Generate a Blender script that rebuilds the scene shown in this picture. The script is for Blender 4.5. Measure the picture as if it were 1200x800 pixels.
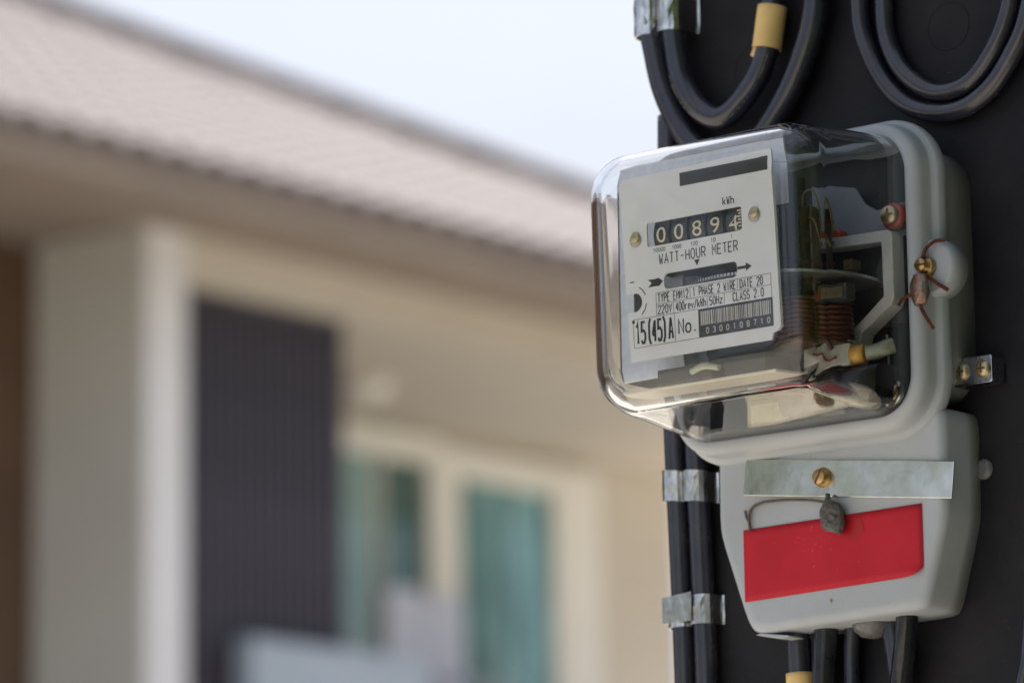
import bpy, bmesh, math, random
from math import sin, cos, pi, radians
from mathutils import Vector, Matrix, noise
random.seed(7)
sc = bpy.context.scene
for o in list(bpy.data.objects): bpy.data.objects.remove(o)
COL = sc.collection

# ------------------------------------------------------------------ camera
cam = bpy.data.cameras.new('camera'); camo = bpy.data.objects.new('camera', cam); COL.objects.link(camo)
cam.sensor_width = 36.0; cam.lens = 150.0; cam.clip_start = 0.05; cam.clip_end = 3000
th, ph, ro = radians(39), radians(11.2), radians(0.8)
fw = Vector((-sin(th)*cos(ph), cos(th)*cos(ph), sin(ph)))
r0 = Vector((cos(th), sin(th), 0)); u0 = r0.cross(fw)
Rv = r0*cos(ro) - u0*sin(ro); Uv = u0*cos(ro) + r0*sin(ro)
CAM = Vector((1.15956, -1.68783, 1.47353))
m = Matrix((Rv, Uv, -fw)).transposed().to_4x4(); m.translation = CAM
camo.matrix_world = m
cam.dof.use_dof = True; cam.dof.focus_distance = 1.985; cam.dof.aperture_fstop = 8.6; cam.dof.aperture_blades = 0
sc.camera = camo

# ------------------------------------------------------------------ world, sun, exposure
SUN_EL, SUN_AZ = radians(50), radians(-29)       # azimuth measured from +Y towards +X
w = bpy.data.worlds.new('World'); sc.world = w; w.use_nodes = True
nt = w.node_tree; bg = nt.nodes['Background']
sky = nt.nodes.new('ShaderNodeTexSky'); sky.sky_type = 'NISHITA'; sky.sun_disc = False
sky.sun_elevation = SUN_EL; sky.sun_rotation = SUN_AZ; sky.air_density = 1.0; sky.dust_density = 3.5; sky.ozone_density = 1.0
tc = nt.nodes.new('ShaderNodeTexCoord'); mp = nt.nodes.new('ShaderNodeMapping'); mp.inputs['Scale'].default_value = (1, 1, 2.5)
cn = nt.nodes.new('ShaderNodeTexNoise'); cn.inputs['Scale'].default_value = 3.2; cn.inputs['Detail'].default_value = 7
cr = nt.nodes.new('ShaderNodeValToRGB'); cr.color_ramp.elements[0].position = .22; cr.color_ramp.elements[1].position = .62
cr.color_ramp.elements[1].color = (.75, .75, .75, 1)
mx = nt.nodes.new('ShaderNodeMix'); mx.data_type = 'RGBA'; mx.inputs[7].default_value = (9.6, 10.4, 12.2, 1)
nt.links.new(tc.outputs['Generated'], mp.inputs['Vector']); nt.links.new(mp.outputs['Vector'], cn.inputs['Vector'])
nt.links.new(cn.outputs['Fac'], cr.inputs['Fac']); nt.links.new(cr.outputs['Color'], mx.inputs[0])
nt.links.new(sky.outputs['Color'], mx.inputs[6]); nt.links.new(mx.outputs[2], bg.inputs['Color'])
bg.inputs['Strength'].default_value = 0.05
sl = bpy.data.lights.new('sun', 'SUN'); so = bpy.data.objects.new('sun', sl); COL.objects.link(so)
sl.energy = 5.0; sl.angle = radians(0.5); sl.color = (1.0, 0.94, 0.86)
sdir = Vector((sin(SUN_AZ)*cos(SUN_EL), cos(SUN_AZ)*cos(SUN_EL), sin(SUN_EL)))
so.rotation_euler = sdir.to_track_quat('Z', 'Y').to_euler(); so.location = sdir*30
vs = sc.view_settings; vs.view_transform = 'Standard'; vs.look = 'None'; vs.gamma = 1; vs.use_curve_mapping = False
vs.exposure = 0.93
sc.render.engine = 'CYCLES'
cy = sc.cycles; cy.max_bounces = 20; cy.transmission_bounces = 16; cy.glossy_bounces = 8; cy.diffuse_bounces = 4
cy.transparent_max_bounces = 12; cy.use_denoising = True; cy.sample_clamp_indirect = 6; cy.blur_glossy = 0.3
cy.caustics_reflective = True; cy.caustics_refractive = True

# ------------------------------------------------------------------ materials
MATS = {}
def mat(name, col, rough=.5, metal=0, var=0, vscale=20, bump=0, bscale=60, spec=.5, coat=0, col2=None, stretch=None, detail=4, bdist=.002):
    """Principled material; var mixes col2 (or a darker col) in by noise; bump adds fine relief."""
    mt = bpy.data.materials.new(name); mt.use_nodes = True; n = mt.node_tree; b = n.nodes['Principled BSDF']
    b.inputs['Base Color'].default_value = (*col, 1); b.inputs['Roughness'].default_value = rough
    b.inputs['Metallic'].default_value = metal; b.inputs['Specular IOR Level'].default_value = spec
    b.inputs['Coat Weight'].default_value = coat
    t = n.nodes.new('ShaderNodeTexCoord'); vec = t.outputs['Object']
    if stretch:
        g = n.nodes.new('ShaderNodeMapping'); g.inputs['Scale'].default_value = stretch
        n.links.new(vec, g.inputs['Vector']); vec = g.outputs['Vector']
    if var or col2:
        c2 = col2 or tuple(c*(1-var) for c in col)
        x = n.nodes.new('ShaderNodeTexNoise'); x.inputs['Scale'].default_value = vscale; x.inputs['Detail'].default_value = detail; x.inputs['Roughness'].default_value = .6
        r = n.nodes.new('ShaderNodeValToRGB'); r.color_ramp.elements[0].position = .35; r.color_ramp.elements[1].position = .68
        r.color_ramp.elements[0].color = (*col, 1); r.color_ramp.elements[1].color = (*c2, 1)
        n.links.new(vec, x.inputs['Vector']); n.links.new(x.outputs['Fac'], r.inputs['Fac']); n.links.new(r.outputs['Color'], b.inputs['Base Color'])
        rr = n.nodes.new('ShaderNodeMapRange'); rr.inputs['To Min'].default_value = max(.02, rough*.85); rr.inputs['To Max'].default_value = min(1, rough*1.25)
        n.links.new(x.outputs['Fac'], rr.inputs['Value']); n.links.new(rr.outputs['Result'], b.inputs['Roughness'])
    if bump:
        y = n.nodes.new('ShaderNodeTexNoise'); y.inputs['Scale'].default_value = bscale; y.inputs['Detail'].default_value = 5
        bp = n.nodes.new('ShaderNodeBump'); bp.inputs['Strength'].default_value = bump; bp.inputs['Distance'].default_value = bdist
        n.links.new(vec, y.inputs['Vector']); n.links.new(y.outputs['Fac'], bp.inputs['Height']); n.links.new(bp.outputs['Normal'], b.inputs['Normal'])
    MATS[name] = mt; return mt
def M(n): return MATS[n]
mat('board_black', (.006, .006, .010), .5, col2=(.024, .023, .026), vscale=9, bump=.12, bscale=260, spec=.2, detail=9)
mat('cable_black', (.016, .018, .036), .25, spec=.8, col2=(.034, .033, .042), vscale=55, bump=.1, bscale=120)
mat('cable_shiny', (.010, .011, .017), .16, col2=(.04, .04, .045), vscale=50, bump=.15, bscale=90)
mat('tape_yellow', (.80, .56, .22), .5, col2=(.74, .50, .18), vscale=80)
mat('grey_plastic', (.43, .465, .51), .42, col2=(.385, .41, .44), vscale=22, bump=.06, bscale=240)
mat('base_plastic', (.26, .27, .275), .45, col2=(.22, .23, .235), vscale=20, bump=.06, bscale=240)
mat('dirt', (.25, .19, .11), .8, col2=(.33, .29, .22), vscale=300)
mat('plate_grey', (.80, .80, .815), .5, col2=(.77, .77, .785), vscale=60)
mat('ink', (.018, .018, .024), .5, col2=(.03, .03, .036), vscale=200)
mat('drum_black', (.02, .02, .024), .4)
mat('digit_cream', (.72, .64, .46), .5)
mat('barcode_grey', (.50, .48, .44), .5)
mat('aluminium', (.62, .63, .65), .38, metal=.9, col2=(.46, .47, .5), vscale=160)
mat('galvanised', (.74, .76, .82), .4, metal=.35, col2=(.64, .66, .72), vscale=260)
mat('frame_cast', (.62, .63, .63), .45, col2=(.56, .57, .57), vscale=90)
mat('interior_dark', (.025, .03, .03), .5, col2=(.05, .055, .05), vscale=50)
mat('bakelite', (.012, .013, .013), .25, col2=(.03, .03, .03), vscale=70)
mat('copper', (.15, .038, .016), .35, metal=.6, col2=(.09, .025, .012), vscale=120)
mat('coil_dark', (.05, .025, .018), .4, col2=(.12, .04, .02), vscale=90)
mat('brass', (.55, .38, .16), .35, metal=.9, col2=(.35, .22, .10), vscale=220, bump=.2, bscale=500)
mat('brass_pale', (.55, .48, .30), .35, metal=.85, col2=(.38, .3, .16), vscale=300)
mat('steel', (.55, .54, .52), .3, metal=.95, col2=(.36, .34, .32), vscale=300)
mat('red_washer', (.50, .075, .03), .4, col2=(.38, .05, .02), vscale=200)
mat('sleeve_yellow', (.75, .42, .08), .4)
mat('plate_dull', (.27, .29, .34), .5, col2=(.22, .235, .28), vscale=60)
mat('white_plastic', (.52, .51, .46), .4, col2=(.42, .41, .36), vscale=150)
mat('tube_clear', (.42, .44, .33), .25, col2=(.34, .36, .26), vscale=200)
mat('reflector_cream', (.72, .66, .54), .35, col2=(.66, .60, .48), vscale=90)
mat('varnish_brown', (.06, .034, .02), .3, col2=(.03, .02, .012), vscale=70)
mat('sleeve_green', (.12, .13, .04), .35)
mat('red_wire', (.28, .02, .03), .35)
mat('rust_wire', (.20, .055, .02), .75, metal=.2, col2=(.09, .03, .015), vscale=500, bump=.3, bscale=900)
mat('lead', (.16, .155, .145), .55, metal=.6, col2=(.09, .085, .08), vscale=320, bump=.7, bscale=420)
mat('lead_rusty', (.30, .30, .29), .4, metal=.7, col2=(.34, .12, .04), vscale=190, bump=.5, bscale=400)
mat('seal_wire', (.22, .19, .15), .5, metal=.7, col2=(.12, .1, .08), vscale=600)
mat('strip_metal', (.90, .88, .82), .12, metal=1.0, col2=(.66, .64, .50), vscale=38, bump=.14, bscale=30)  # greenish second tone paints blotchy tree reflections into the metal colour
mat('clip_metal', (.80, .80, .80), .2, metal=1.0, col2=(.5, .49, .46), vscale=90, bump=.35, bscale=90)
mat('zinc', (.60, .62, .68), .25, metal=1.0, col2=(.42, .43, .5), vscale=220, bump=.25, bscale=160)
mat('sticker_red', (.54, .012, .030), .55, spec=.3, col2=(.46, .010, .024), vscale=35, bump=.04, bscale=120)
mat('scuff', (.60, .13, .12), .7)
mat('patch_red', (.42, .01, .014), .35)
mat('dust', (.20, .19, .18), .9)
mat('scratch', (.055, .053, .055), .8)
mat('film_clear', (.16, .16, .16), .25, col2=(.10, .10, .10), vscale=200)
mat('concrete', (.36, .34, .31), .85, col2=(.27, .26, .24), vscale=6, bump=.3, bscale=60)
mat('paving', (.50, .46, .40), .9, col2=(.42, .385, .335), vscale=.8, bump=.3, bscale=40)
mat('grass_ground', (.06, .10, .03), .95, col2=(.10, .11, .04), vscale=.5)
mat('wall_beige', (.64, .59, .52), .85, col2=(.59, .54, .475), vscale=1.5, bump=.2, bscale=60)
mat('wall_pale', (.74, .74, .70), .85, col2=(.68, .68, .64), vscale=1.5, bump=.2, bscale=60)
mat('wall_brown', (.13, .075, .045), .8, col2=(.10, .058, .036), vscale=2)
mat('trim_white', (.80, .79, .82), .6, col2=(.76, .75, .78), vscale=3)
mat('frame_cream', (.88, .86, .82), .55, col2=(.85, .83, .79), vscale=4)
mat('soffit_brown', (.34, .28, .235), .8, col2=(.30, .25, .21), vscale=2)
mat('louvre_dark', (.075, .068, .090), .5, col2=(.055, .05, .07), vscale=4)
mat('tile_pink', (.275, .235, .235), .8, col2=(.235, .20, .20), vscale=3, bump=.15, bscale=30)
mat('parapet_white', (.42, .48, .57), .6, col2=(.38, .44, .52), vscale=2)
mat('chair_white', (.56, .58, .68), .45)
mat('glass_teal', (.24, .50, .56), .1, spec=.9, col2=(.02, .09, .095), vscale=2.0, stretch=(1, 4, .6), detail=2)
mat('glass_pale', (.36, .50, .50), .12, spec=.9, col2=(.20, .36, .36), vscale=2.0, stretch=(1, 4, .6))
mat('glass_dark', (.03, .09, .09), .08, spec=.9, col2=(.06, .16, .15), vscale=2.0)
mat('bark', (.10, .075, .055), .9, col2=(.06, .045, .035), vscale=12, stretch=(1, 1, .2), bump=.6, bscale=20)
mat('leaf', (.065, .11, .028), .55, col2=(.11, .13, .035), vscale=.9)
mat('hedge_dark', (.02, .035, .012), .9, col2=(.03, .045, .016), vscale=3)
mat('leaf_dry', (.10, .11, .04), .6, col2=(.15, .13, .05), vscale=.8)
# clear moulded glass of the meter cover: real refraction, faint casting waviness
g = bpy.data.materials.new('clear_glass'); g.use_nodes = True; n = g.node_tree; b = n.nodes['Principled BSDF']
b.inputs['Base Color'].default_value = (.985, .995, .99, 1); b.inputs['Roughness'].default_value = 0.0
b.inputs['Transmission Weight'].default_value = 1.0; b.inputs['IOR'].default_value = 1.49
t = n.nodes.new('ShaderNodeTexCoord'); y = n.nodes.new('ShaderNodeTexNoise'); y.inputs['Scale'].default_value = 26; y.inputs['Detail'].default_value = 1
bp = n.nodes.new('ShaderNodeBump'); bp.inputs['Strength'].default_value = .10; bp.inputs['Distance'].default_value = .002
n.links.new(t.outputs['Object'], y.inputs['Vector']); n.links.new(y.outputs['Fac'], bp.inputs['Height']); n.links.new(bp.outputs['Normal'], b.inputs['Normal'])
MATS['clear_glass'] = g

# ------------------------------------------------------------------ helpers
S = .001
H0 = Vector((0, 0, 1.9))          # millimetre frame of the meter: X along the board, Y into it, Z up
def P(x, y, z): return H0 + Vector((x, y, z))*S
class MB:
    """Collects shapes in world metres (or mm of the meter frame with mm=True); build() links ONE mesh object."""
    def __init__(s, mm=True): s.bm = bmesh.new(); s.mm = mm
    def p(s, v): return P(*v) if s.mm else Vector(v)
    def k(s, r): return r*S if s.mm else r
    def box(s, a, b):
        x0, y0, z0 = [min(i, j) for i, j in zip(a, b)]; x1, y1, z1 = [max(i, j) for i, j in zip(a, b)]
        v = [s.bm.verts.new(s.p(c)) for c in [(x0,y0,z0),(x1,y0,z0),(x1,y1,z0),(x0,y1,z0),(x0,y0,z1),(x1,y0,z1),(x1,y1,z1),(x0,y1,z1)]]
        for f in [(0,3,2,1),(4,5,6,7),(0,1,5,4),(1,2,6,5),(2,3,7,6),(3,0,4,7)]: s.bm.faces.new([v[i] for i in f])
        return s
    def loft(s, rings, cap0=True, cap1=True, smooth=True):
        rv = [[s.bm.verts.new(s.p(c)) for c in r] for r in rings]
        n = len(rv[0])
        for a, b in zip(rv, rv[1:]):
            for i in range(n):
                f = s.bm.faces.new((a[i], a[(i+1) % n], b[(i+1) % n], b[i])); f.smooth = smooth
        if cap0: s.bm.faces.new(rv[0][::-1])
        if cap1: s.bm.faces.new(rv[-1])
        return s
    def tube(s, pts, r, n=12, sub=6, closed_spline=True, r1=None, caps=True):
        q = spline(pts, sub) if closed_spline and len(pts) > 2 else [Vector(c) for c in pts]
        rings = []; up = None
        for i, c in enumerate(q):
            d = (q[min(i+1, len(q)-1)] - q[max(i-1, 0)]).normalized()
            if up is None: up = d.orthogonal().normalized()
            up = (up - d*up.dot(d)).normalized(); sd = d.cross(up)
            rr = r if r1 is None else r + (r1-r)*i/max(1, len(q)-1)
            rings.append([c + (up*cos(2*pi*j/n) + sd*sin(2*pi*j/n))*rr for j in range(n)])
        return s.loft(rings, caps, caps)
    def lathe(s, c, axis, prof, n=20, smooth=True):
        """prof: list of (distance along axis, radius)"""
        c = Vector(c); a = Vector(axis).normalized(); u = a.orthogonal().normalized(); v = a.cross(u)
        return s.loft([[c + a*h + (u*cos(2*pi*j/n) + v*sin(2*pi*j/n))*max(r, 1e-4) for j in range(n)] for h, r in prof], True, True, smooth)
    def prism(s, poly, y0, y1):
        """poly in (x,z), extruded along y"""
        return s.loft([[(x, y0, z) for x, z in poly], [(x, y1, z) for x, z in poly]], True, True, False)
    def sheet(s, poly, y):
        v = [s.bm.verts.new(s.p((x, y, z))) for x, z in poly]; s.bm.faces.new(v); return s
    def quad(s, pts): s.bm.faces.new([s.bm.verts.new(s.p(c)) for c in pts]); return s
    def build(s, name, mt, parent=None, bevel=0, seg=2, smooth_angle=None):
        me = bpy.data.meshes.new(name); bmesh.ops.recalc_face_normals(s.bm, faces=s.bm.faces[:])
        org = root_loc(parent) if parent else Vector((0, 0, 0))
        if not parent:      # origin at the base of the shape
            xs = [v.co for v in s.bm.verts]; org = Vector((sum(v.x for v in xs)/len(xs), sum(v.y for v in xs)/len(xs), min(v.z for v in xs)))
        bmesh.ops.translate(s.bm, verts=s.bm.verts[:], vec=-org)
        s.bm.to_mesh(me); s.bm.free()
        if isinstance(mt, str): mt = M(mt)
        me.materials.append(mt)
        o = bpy.data.objects.new(name, me); COL.objects.link(o)
        if parent: o.parent = parent
        else: o.location = org
        if bevel:
            bv = o.modifiers.new('edge', 'BEVEL'); bv.width = bevel; bv.segments = seg; bv.limit_method = 'ANGLE'; bv.angle_limit = radians(40)
        return o
def root_loc(o):
    l = Vector((0, 0, 0))
    while o: l += o.location; o = o.parent
    return l
def spline(pts, sub):
    p = [Vector(c) for c in pts]; out = []
    for i in range(len(p)-1):
        a, b, c, d = p[max(i-1, 0)], p[i], p[i+1], p[min(i+2, len(p)-1)]
        for k in range(sub):
            t = k/sub
            out.append(.5*((2*b) + (c-a)*t + (2*a-5*b+4*c-d)*t*t + (3*b-a-3*c+d)*t**3))
    return out + [p[-1]]
def tag(o, label=None, cat=None, group=None, kind=None):
    if label: o['label'] = label
    if cat: o['category'] = cat
    if group: o['group'] = group
    if kind: o['kind'] = kind
    return o
def thing(name, label, cat, loc, group=None):
    o = bpy.data.objects.new(name, None); COL.objects.link(o); o.location = loc; o.empty_display_size = .05
    return tag(o, label, cat, group)
def rrect(cx, cz, hw, hh, r, n=8):
    r = min(r, hw-.01, hh-.01); out = []
    for (sx, sz, a0) in ((1, 1, 0), (-1, 1, 90), (-1, -1, 180), (1, -1, 270)):
        for i in range(n+1):
            a = radians(a0 + 90*i/n); out.append((cx + sx*(hw-r) + r*cos(a), cz + sz*(hh-r) + r*sin(a)))
    return out
def helix(pts, amp, pitch, phase, sub=14):
    q = spline(pts, sub); out = []; L = 0
    for i, c in enumerate(q):
        d = (q[min(i+1, len(q)-1)] - q[max(i-1, 0)]).normalized(); u = d.orthogonal().normalized(); v = d.cross(u)
        if i: L += (c - q[i-1]).length
        a = 2*pi*L/pitch + phase; out.append(c + (u*cos(a) + v*sin(a))*amp)
    return out
def twisted(mb, pts, r, pitch, sub=22):
    for k in (0, pi): mb.tube(helix(pts, r*.95, pitch, k, sub), r, 6, closed_spline=False)
    return mb
def text_geo(txt, size, xs=1.0, off=0.0, align='LEFT', spacing=1.0):
    """built-in font as flat triangles: verts (x,z) in mm, faces; size is the capital height in mm"""
    cu = bpy.data.curves.new('lettering', 'FONT'); cu.body = txt; cu.size = size/.73; cu.offset = off*size/.73; cu.align_x = align
    cu.space_character = spacing; cu.resolution_u = 3
    o = bpy.data.objects.new('lettering', cu); COL.objects.link(o)
    dg = bpy.context.evaluated_depsgraph_get(); me = bpy.data.meshes.new_from_object(o.evaluated_get(dg))
    vs_ = [(v.co.x*xs, v.co.y) for v in me.vertices]; fs = [tuple(f.vertices) for f in me.polygons]
    bpy.data.objects.remove(o); bpy.data.curves.remove(cu); bpy.data.meshes.remove(me)
    return vs_, fs
def put_text(mb, txt, x, z, size, yfun, xs=.62, off=0, align='LEFT', spacing=1.0, fit=None):
    v, f = text_geo(txt, size, xs, off, align, spacing)
    if fit:
        a, b = min(c[0] for c in v), max(c[0] for c in v); k = (fit[1]-fit[0])/(b-a); v = [((c[0]-a)*k, c[1]) for c in v]; x = fit[0]
    bv = [mb.bm.verts.new(mb.p((x+c[0], yfun(z+c[1]), z+c[1]))) for c in v]
    for q in f:
        try: mb.bm.faces.new([bv[i] for i in q])
        except ValueError: pass
def holed_plate(outline, holes, y0, y1, shear):
    """plate in (x,z) with holes -> bmesh prism between y0 (front) and y1"""
    cu = bpy.data.curves.new('plate', 'CURVE'); cu.dimensions = '2D'; cu.fill_mode = 'BOTH'; cu.extrude = abs(y1-y0)/2
    for lp in [outline] + holes:
        sp = cu.splines.new('POLY'); sp.points.add(len(lp)-1); sp.use_cyclic_u = True
        for q, c in zip(sp.points, lp): q.co = (c[0], c[1], 0, 1)
    o = bpy.data.objects.new('plate', cu); COL.objects.link(o)
    dg = bpy.context.evaluated_depsgraph_get(); me = bpy.data.meshes.new_from_object(o.evaluated_get(dg))
    mb = MB(); ym = (y0+y1)/2
    bv = [mb.bm.verts.new(P(v.co.x, ym - v.co.z + shear(v.co.y), v.co.y)) for v in me.vertices]
    for f in me.polygons:
        try: mb.bm.faces.new([bv[i] for i in f.vertices])
        except ValueError: pass
    bmesh.ops.remove_doubles(mb.bm, verts=mb.bm.verts[:], dist=1e-6)
    bpy.data.objects.remove(o); bpy.data.curves.remove(cu); bpy.data.meshes.remove(me)
    return mb

# ------------------------------------------------------------------ ground
mb = MB(False); mb.quad([(-1500,-1500,-.02),(1500,-1500,-.02),(1500,1500,-.02),(-1500,1500,-.02)]); tag(mb.build('ground', 'grass_ground'), kind='structure')
mb = MB(False); mb.box((-30,-24,-.3),(9,44,.0)); tag(mb.build('paved_yard', 'paving'), kind='structure')

# ------------------------------------------------------------------ house
def house():
    h = thing('house', 'beige two storey house with pinkish tiled hip roof and balcony, beyond the meter', 'house', (-14, 14, 0))
    XE, ZE, YC = -12.25, 6.23, 21.2; tp = math.tan(radians(26.3)); ca, sa = cos(radians(26.3)), sin(radians(26.3)); run = 7.0
    RX, RZ = XE-run, ZE+run*tp; Y0 = -4.0
    mb = MB(False)      # roof deck, hipped at both ends
    c = [(XE,Y0,ZE-.10),(XE,YC,ZE-.10),(RX-run,YC,ZE-.10),(RX-run,Y0,ZE-.10)]; r1, r2 = (RX,Y0+run,RZ-.10),(RX,YC-run,RZ-.10)
    mb.quad([c[0],c[1],r2,r1]); mb.quad([c[1],c[2],r2]); mb.quad([c[2],c[3],r1,r2]); mb.quad([c[3],c[0],r1])
    roof = mb.build('roof', 'tile_pink', h)
    # tiles: barrel rows climbing the slope that faces +X
    W, EXP = .245, .345; n = 6
    def tile_verts(y, k):
        out = []
        for e, (dist, lift) in enumerate(((k*EXP - .05, .032), ((k+1)*EXP + .03, .012))):
            for j in range(n+1):
                a = pi*j/n; yy = y + W*(j/n); zz = lift + .07*sin(a)**1 + (.0 if e else .004)
                out.append((XE - dist*ca + zz*sa, yy, ZE - .06 + dist*sa + zz*ca))
        for j in range(n+1):
            x, yy, z = out[j]; out.append((x - .02*sa, yy, z - .02*ca))
        return out
    FACES = [(j, j+1, n+2+j, n+1+j) for j in range(n)] + [(j+1, j, 2*n+2+j, 2*n+3+j) for j in range(n)]
    T0 = Vector((XE, 0, ZE)); base = [Vector(c) - T0 for c in tile_verts(0, 0)]; me = bpy.data.meshes.new('roof_tile'); me.from_pydata(base, [], FACES); me.materials.append(M('tile_pink'))
    rl = root_loc(roof); cnt = 0; allt = []
    for k in range(22):
        for i in range(int((YC-Y0)/W)):
            y = Y0 + .06 + i*W; d = (k+1)*EXP*ca
            if y - Y0 < d or YC - y - W < d: continue
            allt.append((y, k))
    near = [t for t in allt if 11.0 < t[0] < 18.8 and t[1] < 9]; near = near[:298]; ns = set(near)
    for (y, k) in near:
        o = bpy.data.objects.new('roof_tile', me); COL.objects.link(o); o.parent = roof
        o.location = T0 + Vector((-k*EXP*ca, y, k*EXP*sa)) - rl
        o.rotation_euler = (random.uniform(-.003,.003), random.uniform(-.004,.004), random.uniform(-.005,.005))
    vv, ff = [], []
    for (y, k) in allt:
        if (y, k) in ns: continue
        b0 = len(vv); vv += [Vector(c) - rl for c in tile_verts(y, k)]; ff += [tuple(b0+i for i in f) for f in FACES]
    m2 = bpy.data.meshes.new('tile_field'); m2.from_pydata(vv, [], ff); m2.materials.append(M('tile_pink'))
    o = bpy.data.objects.new('tile_field', m2); COL.objects.link(o); o.parent = roof; o['kind'] = 'stuff'
    mb = MB(False); mb.box((XE-.03,Y0+.05,ZE-.10),(XE-.005,YC-.05,ZE+.0)); mb.build('eave_closure', 'tile_pink', roof)
    mb = MB(False); mb.tube([(XE,YC,ZE+.03),(RX,YC-run,RZ+.06)], .11, 8); mb.tube([(RX,YC-run,RZ+.06),(RX,Y0+run,RZ+.06)], .11, 8); mb.build('ridge_cap', 'tile_pink', roof)
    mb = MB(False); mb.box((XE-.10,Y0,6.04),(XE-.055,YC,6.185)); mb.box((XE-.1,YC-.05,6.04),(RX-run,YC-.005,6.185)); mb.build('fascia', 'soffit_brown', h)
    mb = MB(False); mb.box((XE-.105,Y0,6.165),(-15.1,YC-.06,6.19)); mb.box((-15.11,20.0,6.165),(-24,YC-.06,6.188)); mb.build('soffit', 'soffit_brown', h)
    mb = MB(False); mb.box((-13.97,13.17,0),(-13.2,13.45,6.30)); mb.build('column', 'wall_pale', h, .015)
    mb = MB(False); mb.box((-13.185,13.18,3.2),(-13.2+.003,13.455,6.16)); mb.build('corner_trim', 'trim_white', h)
    mb = MB(False); mb.box((-13.22,13.455,5.93),(-13.5,20.42,6.163)); mb.build('beam', 'wall_beige', h)
    mb = MB(False); mb.box((-13.505,13.46,5.95),(-15.19,20.42,5.99)); mb.build('porch_ceiling', 'wall_beige', h)
    mb = MB(False); mb.box((-13.22,20.12,0),(-13.52,20.42,5.925)); mb.build('column', 'wall_beige', h, .01)
    mb = MB(False); mb.box((-13.98,Y0+1,0),(-14.2,13.3,6.162)); mb.build('side_wall', 'wall_brown', h)
    mb = MB(False); mb.box((-15.2,13.3,0),(-23.5,20.2,6.16)); mb.build('back_wall', 'wall_beige', h)
    mb = MB(False); mb.box((-14.21,13.2,0),(-15.195,13.46,5.94)); mb.build('return_wall', 'wall_beige', h)
    mb = MB(False); mb.box((-13.14,13.46,3.28),(-15.19,20.42,3.6)); mb.build('balcony_floor', 'wall_beige', h)
    mb = MB(False); mb.box((-13.1,13.85,3.3),(-13.24,15.2,4.17)); mb.build('parapet', 'parapet_white', h, .01)
    # dark vertical louvre screen beside the column
    fr = MB(False); fr.box((-13.30,13.46,5.88),(-13.36,14.77,5.925)); fr.box((-13.30,13.46,3.605),(-13.36,14.77,3.66)); fr.box((-13.38,13.46,3.66),(-13.40,14.77,5.88))
    lo = fr.build('louvre_screen', 'louvre_dark', h)
    sm = MB(False); sm.box((-13.29,0,3.665),(-13.375,.040,5.875)); s0 = sm.build('slat', 'louvre_dark', lo)
    for i in range(18):
        o = s0 if i == 0 else s0.copy()
        if i: COL.objects.link(o); o.parent = lo
        o.location = (0, 13.465 + i*.0735, 0)
    # window and sliding door on the back wall
    def glazed(name, y0, y1, z0, z1, panes, d, mats=('glass_teal',)*2):
        f = MB(False); f.box((-15.12,y0,z1-.12),(-15.198,y1,z1)); f.box((-15.12,y0,z0),(-15.198,y1,z0+.08))
        edges = [y0] + [v for p in panes for v in p] + [y1]
        for a, b in zip(edges[::2], edges[1::2]): f.box((-15.12,a,z0+.08),(-15.198,b,z1-.12))
        fo = f.build(name, 'frame_cream', h)
        for (a, b), gm in zip(panes, mats):
            g = MB(False); g.box((-15.17,a+.001,z0+.081),(-15.185,b-.001,z1-.121)); g.build('pane', gm, fo)
            q = MB(False); q.box((-15.15,a+.001,z1-.17),(-15.168,b-.001,z1-.122)); q.build('sash', 'frame_cream', fo)
    glazed('window', 16.66, 17.74, 4.2, 5.90, [(16.76, 17.16), (17.18, 17.62)], 0, ('glass_pale', 'glass_dark'))
    glazed('sliding_door', 17.745, 19.27, 3.61, 5.86, [(17.90, 18.82)], 0)
    mb = MB(False); mb.lathe((-14.4,16.2,5.948),(0,0,-1),[(0,.15),(.05,.15),(.09,.11),(.11,.02)],16); mb.build('ceiling_lamp', 'frame_cream', h)
house()

def chair(label):
    c = thing('balcony_chair', label, 'chair', (0, 0, 0), None)
    mb = MB(False); mb.box((-.22,-.17,.44),(.22,.17,.47)); mb.build('seat', 'chair_white', c, .01)
    mb = MB(False); mb.loft([[(x-.02*t, y, z) for y, z in rrect(0, .84, .165, .37, .1, 5)] for x, t in ((-.20,0),(-.235,1))]); mb.build('backrest', 'chair_white', c)
    for sx in (-1, 1):
        for sy in (-1, 1):
            mb = MB(False); mb.box((sx*.20-.018, sy*.15-.018, 0),(sx*.20+.018, sy*.15+.018, .44)); mb.build('leg', 'chair_white', c)
        mb = MB(False); mb.tube([(-.2,sx*.18,.66),(.05,sx*.19,.67),(.19,sx*.18,.64),(.2,sx*.17,.47)], .016, 8); mb.build('armrest', 'chair_white', c)
    return c
GC = 'white chairs on the balcony'
ch = chair('white plastic chair on the balcony nearer the dark louvre screen'); ch['group'] = GC
ch.location = (-14.2, 16.55, 3.6)
c2 = ch.copy(); COL.objects.link(c2); c2.location = (-14.22, 16.92, 3.6); c2['label'] = 'white plastic chair on the balcony nearer the sliding door'
for k in ch.children:
    d = k.copy(); COL.objects.link(d); d.parent = c2

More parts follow.
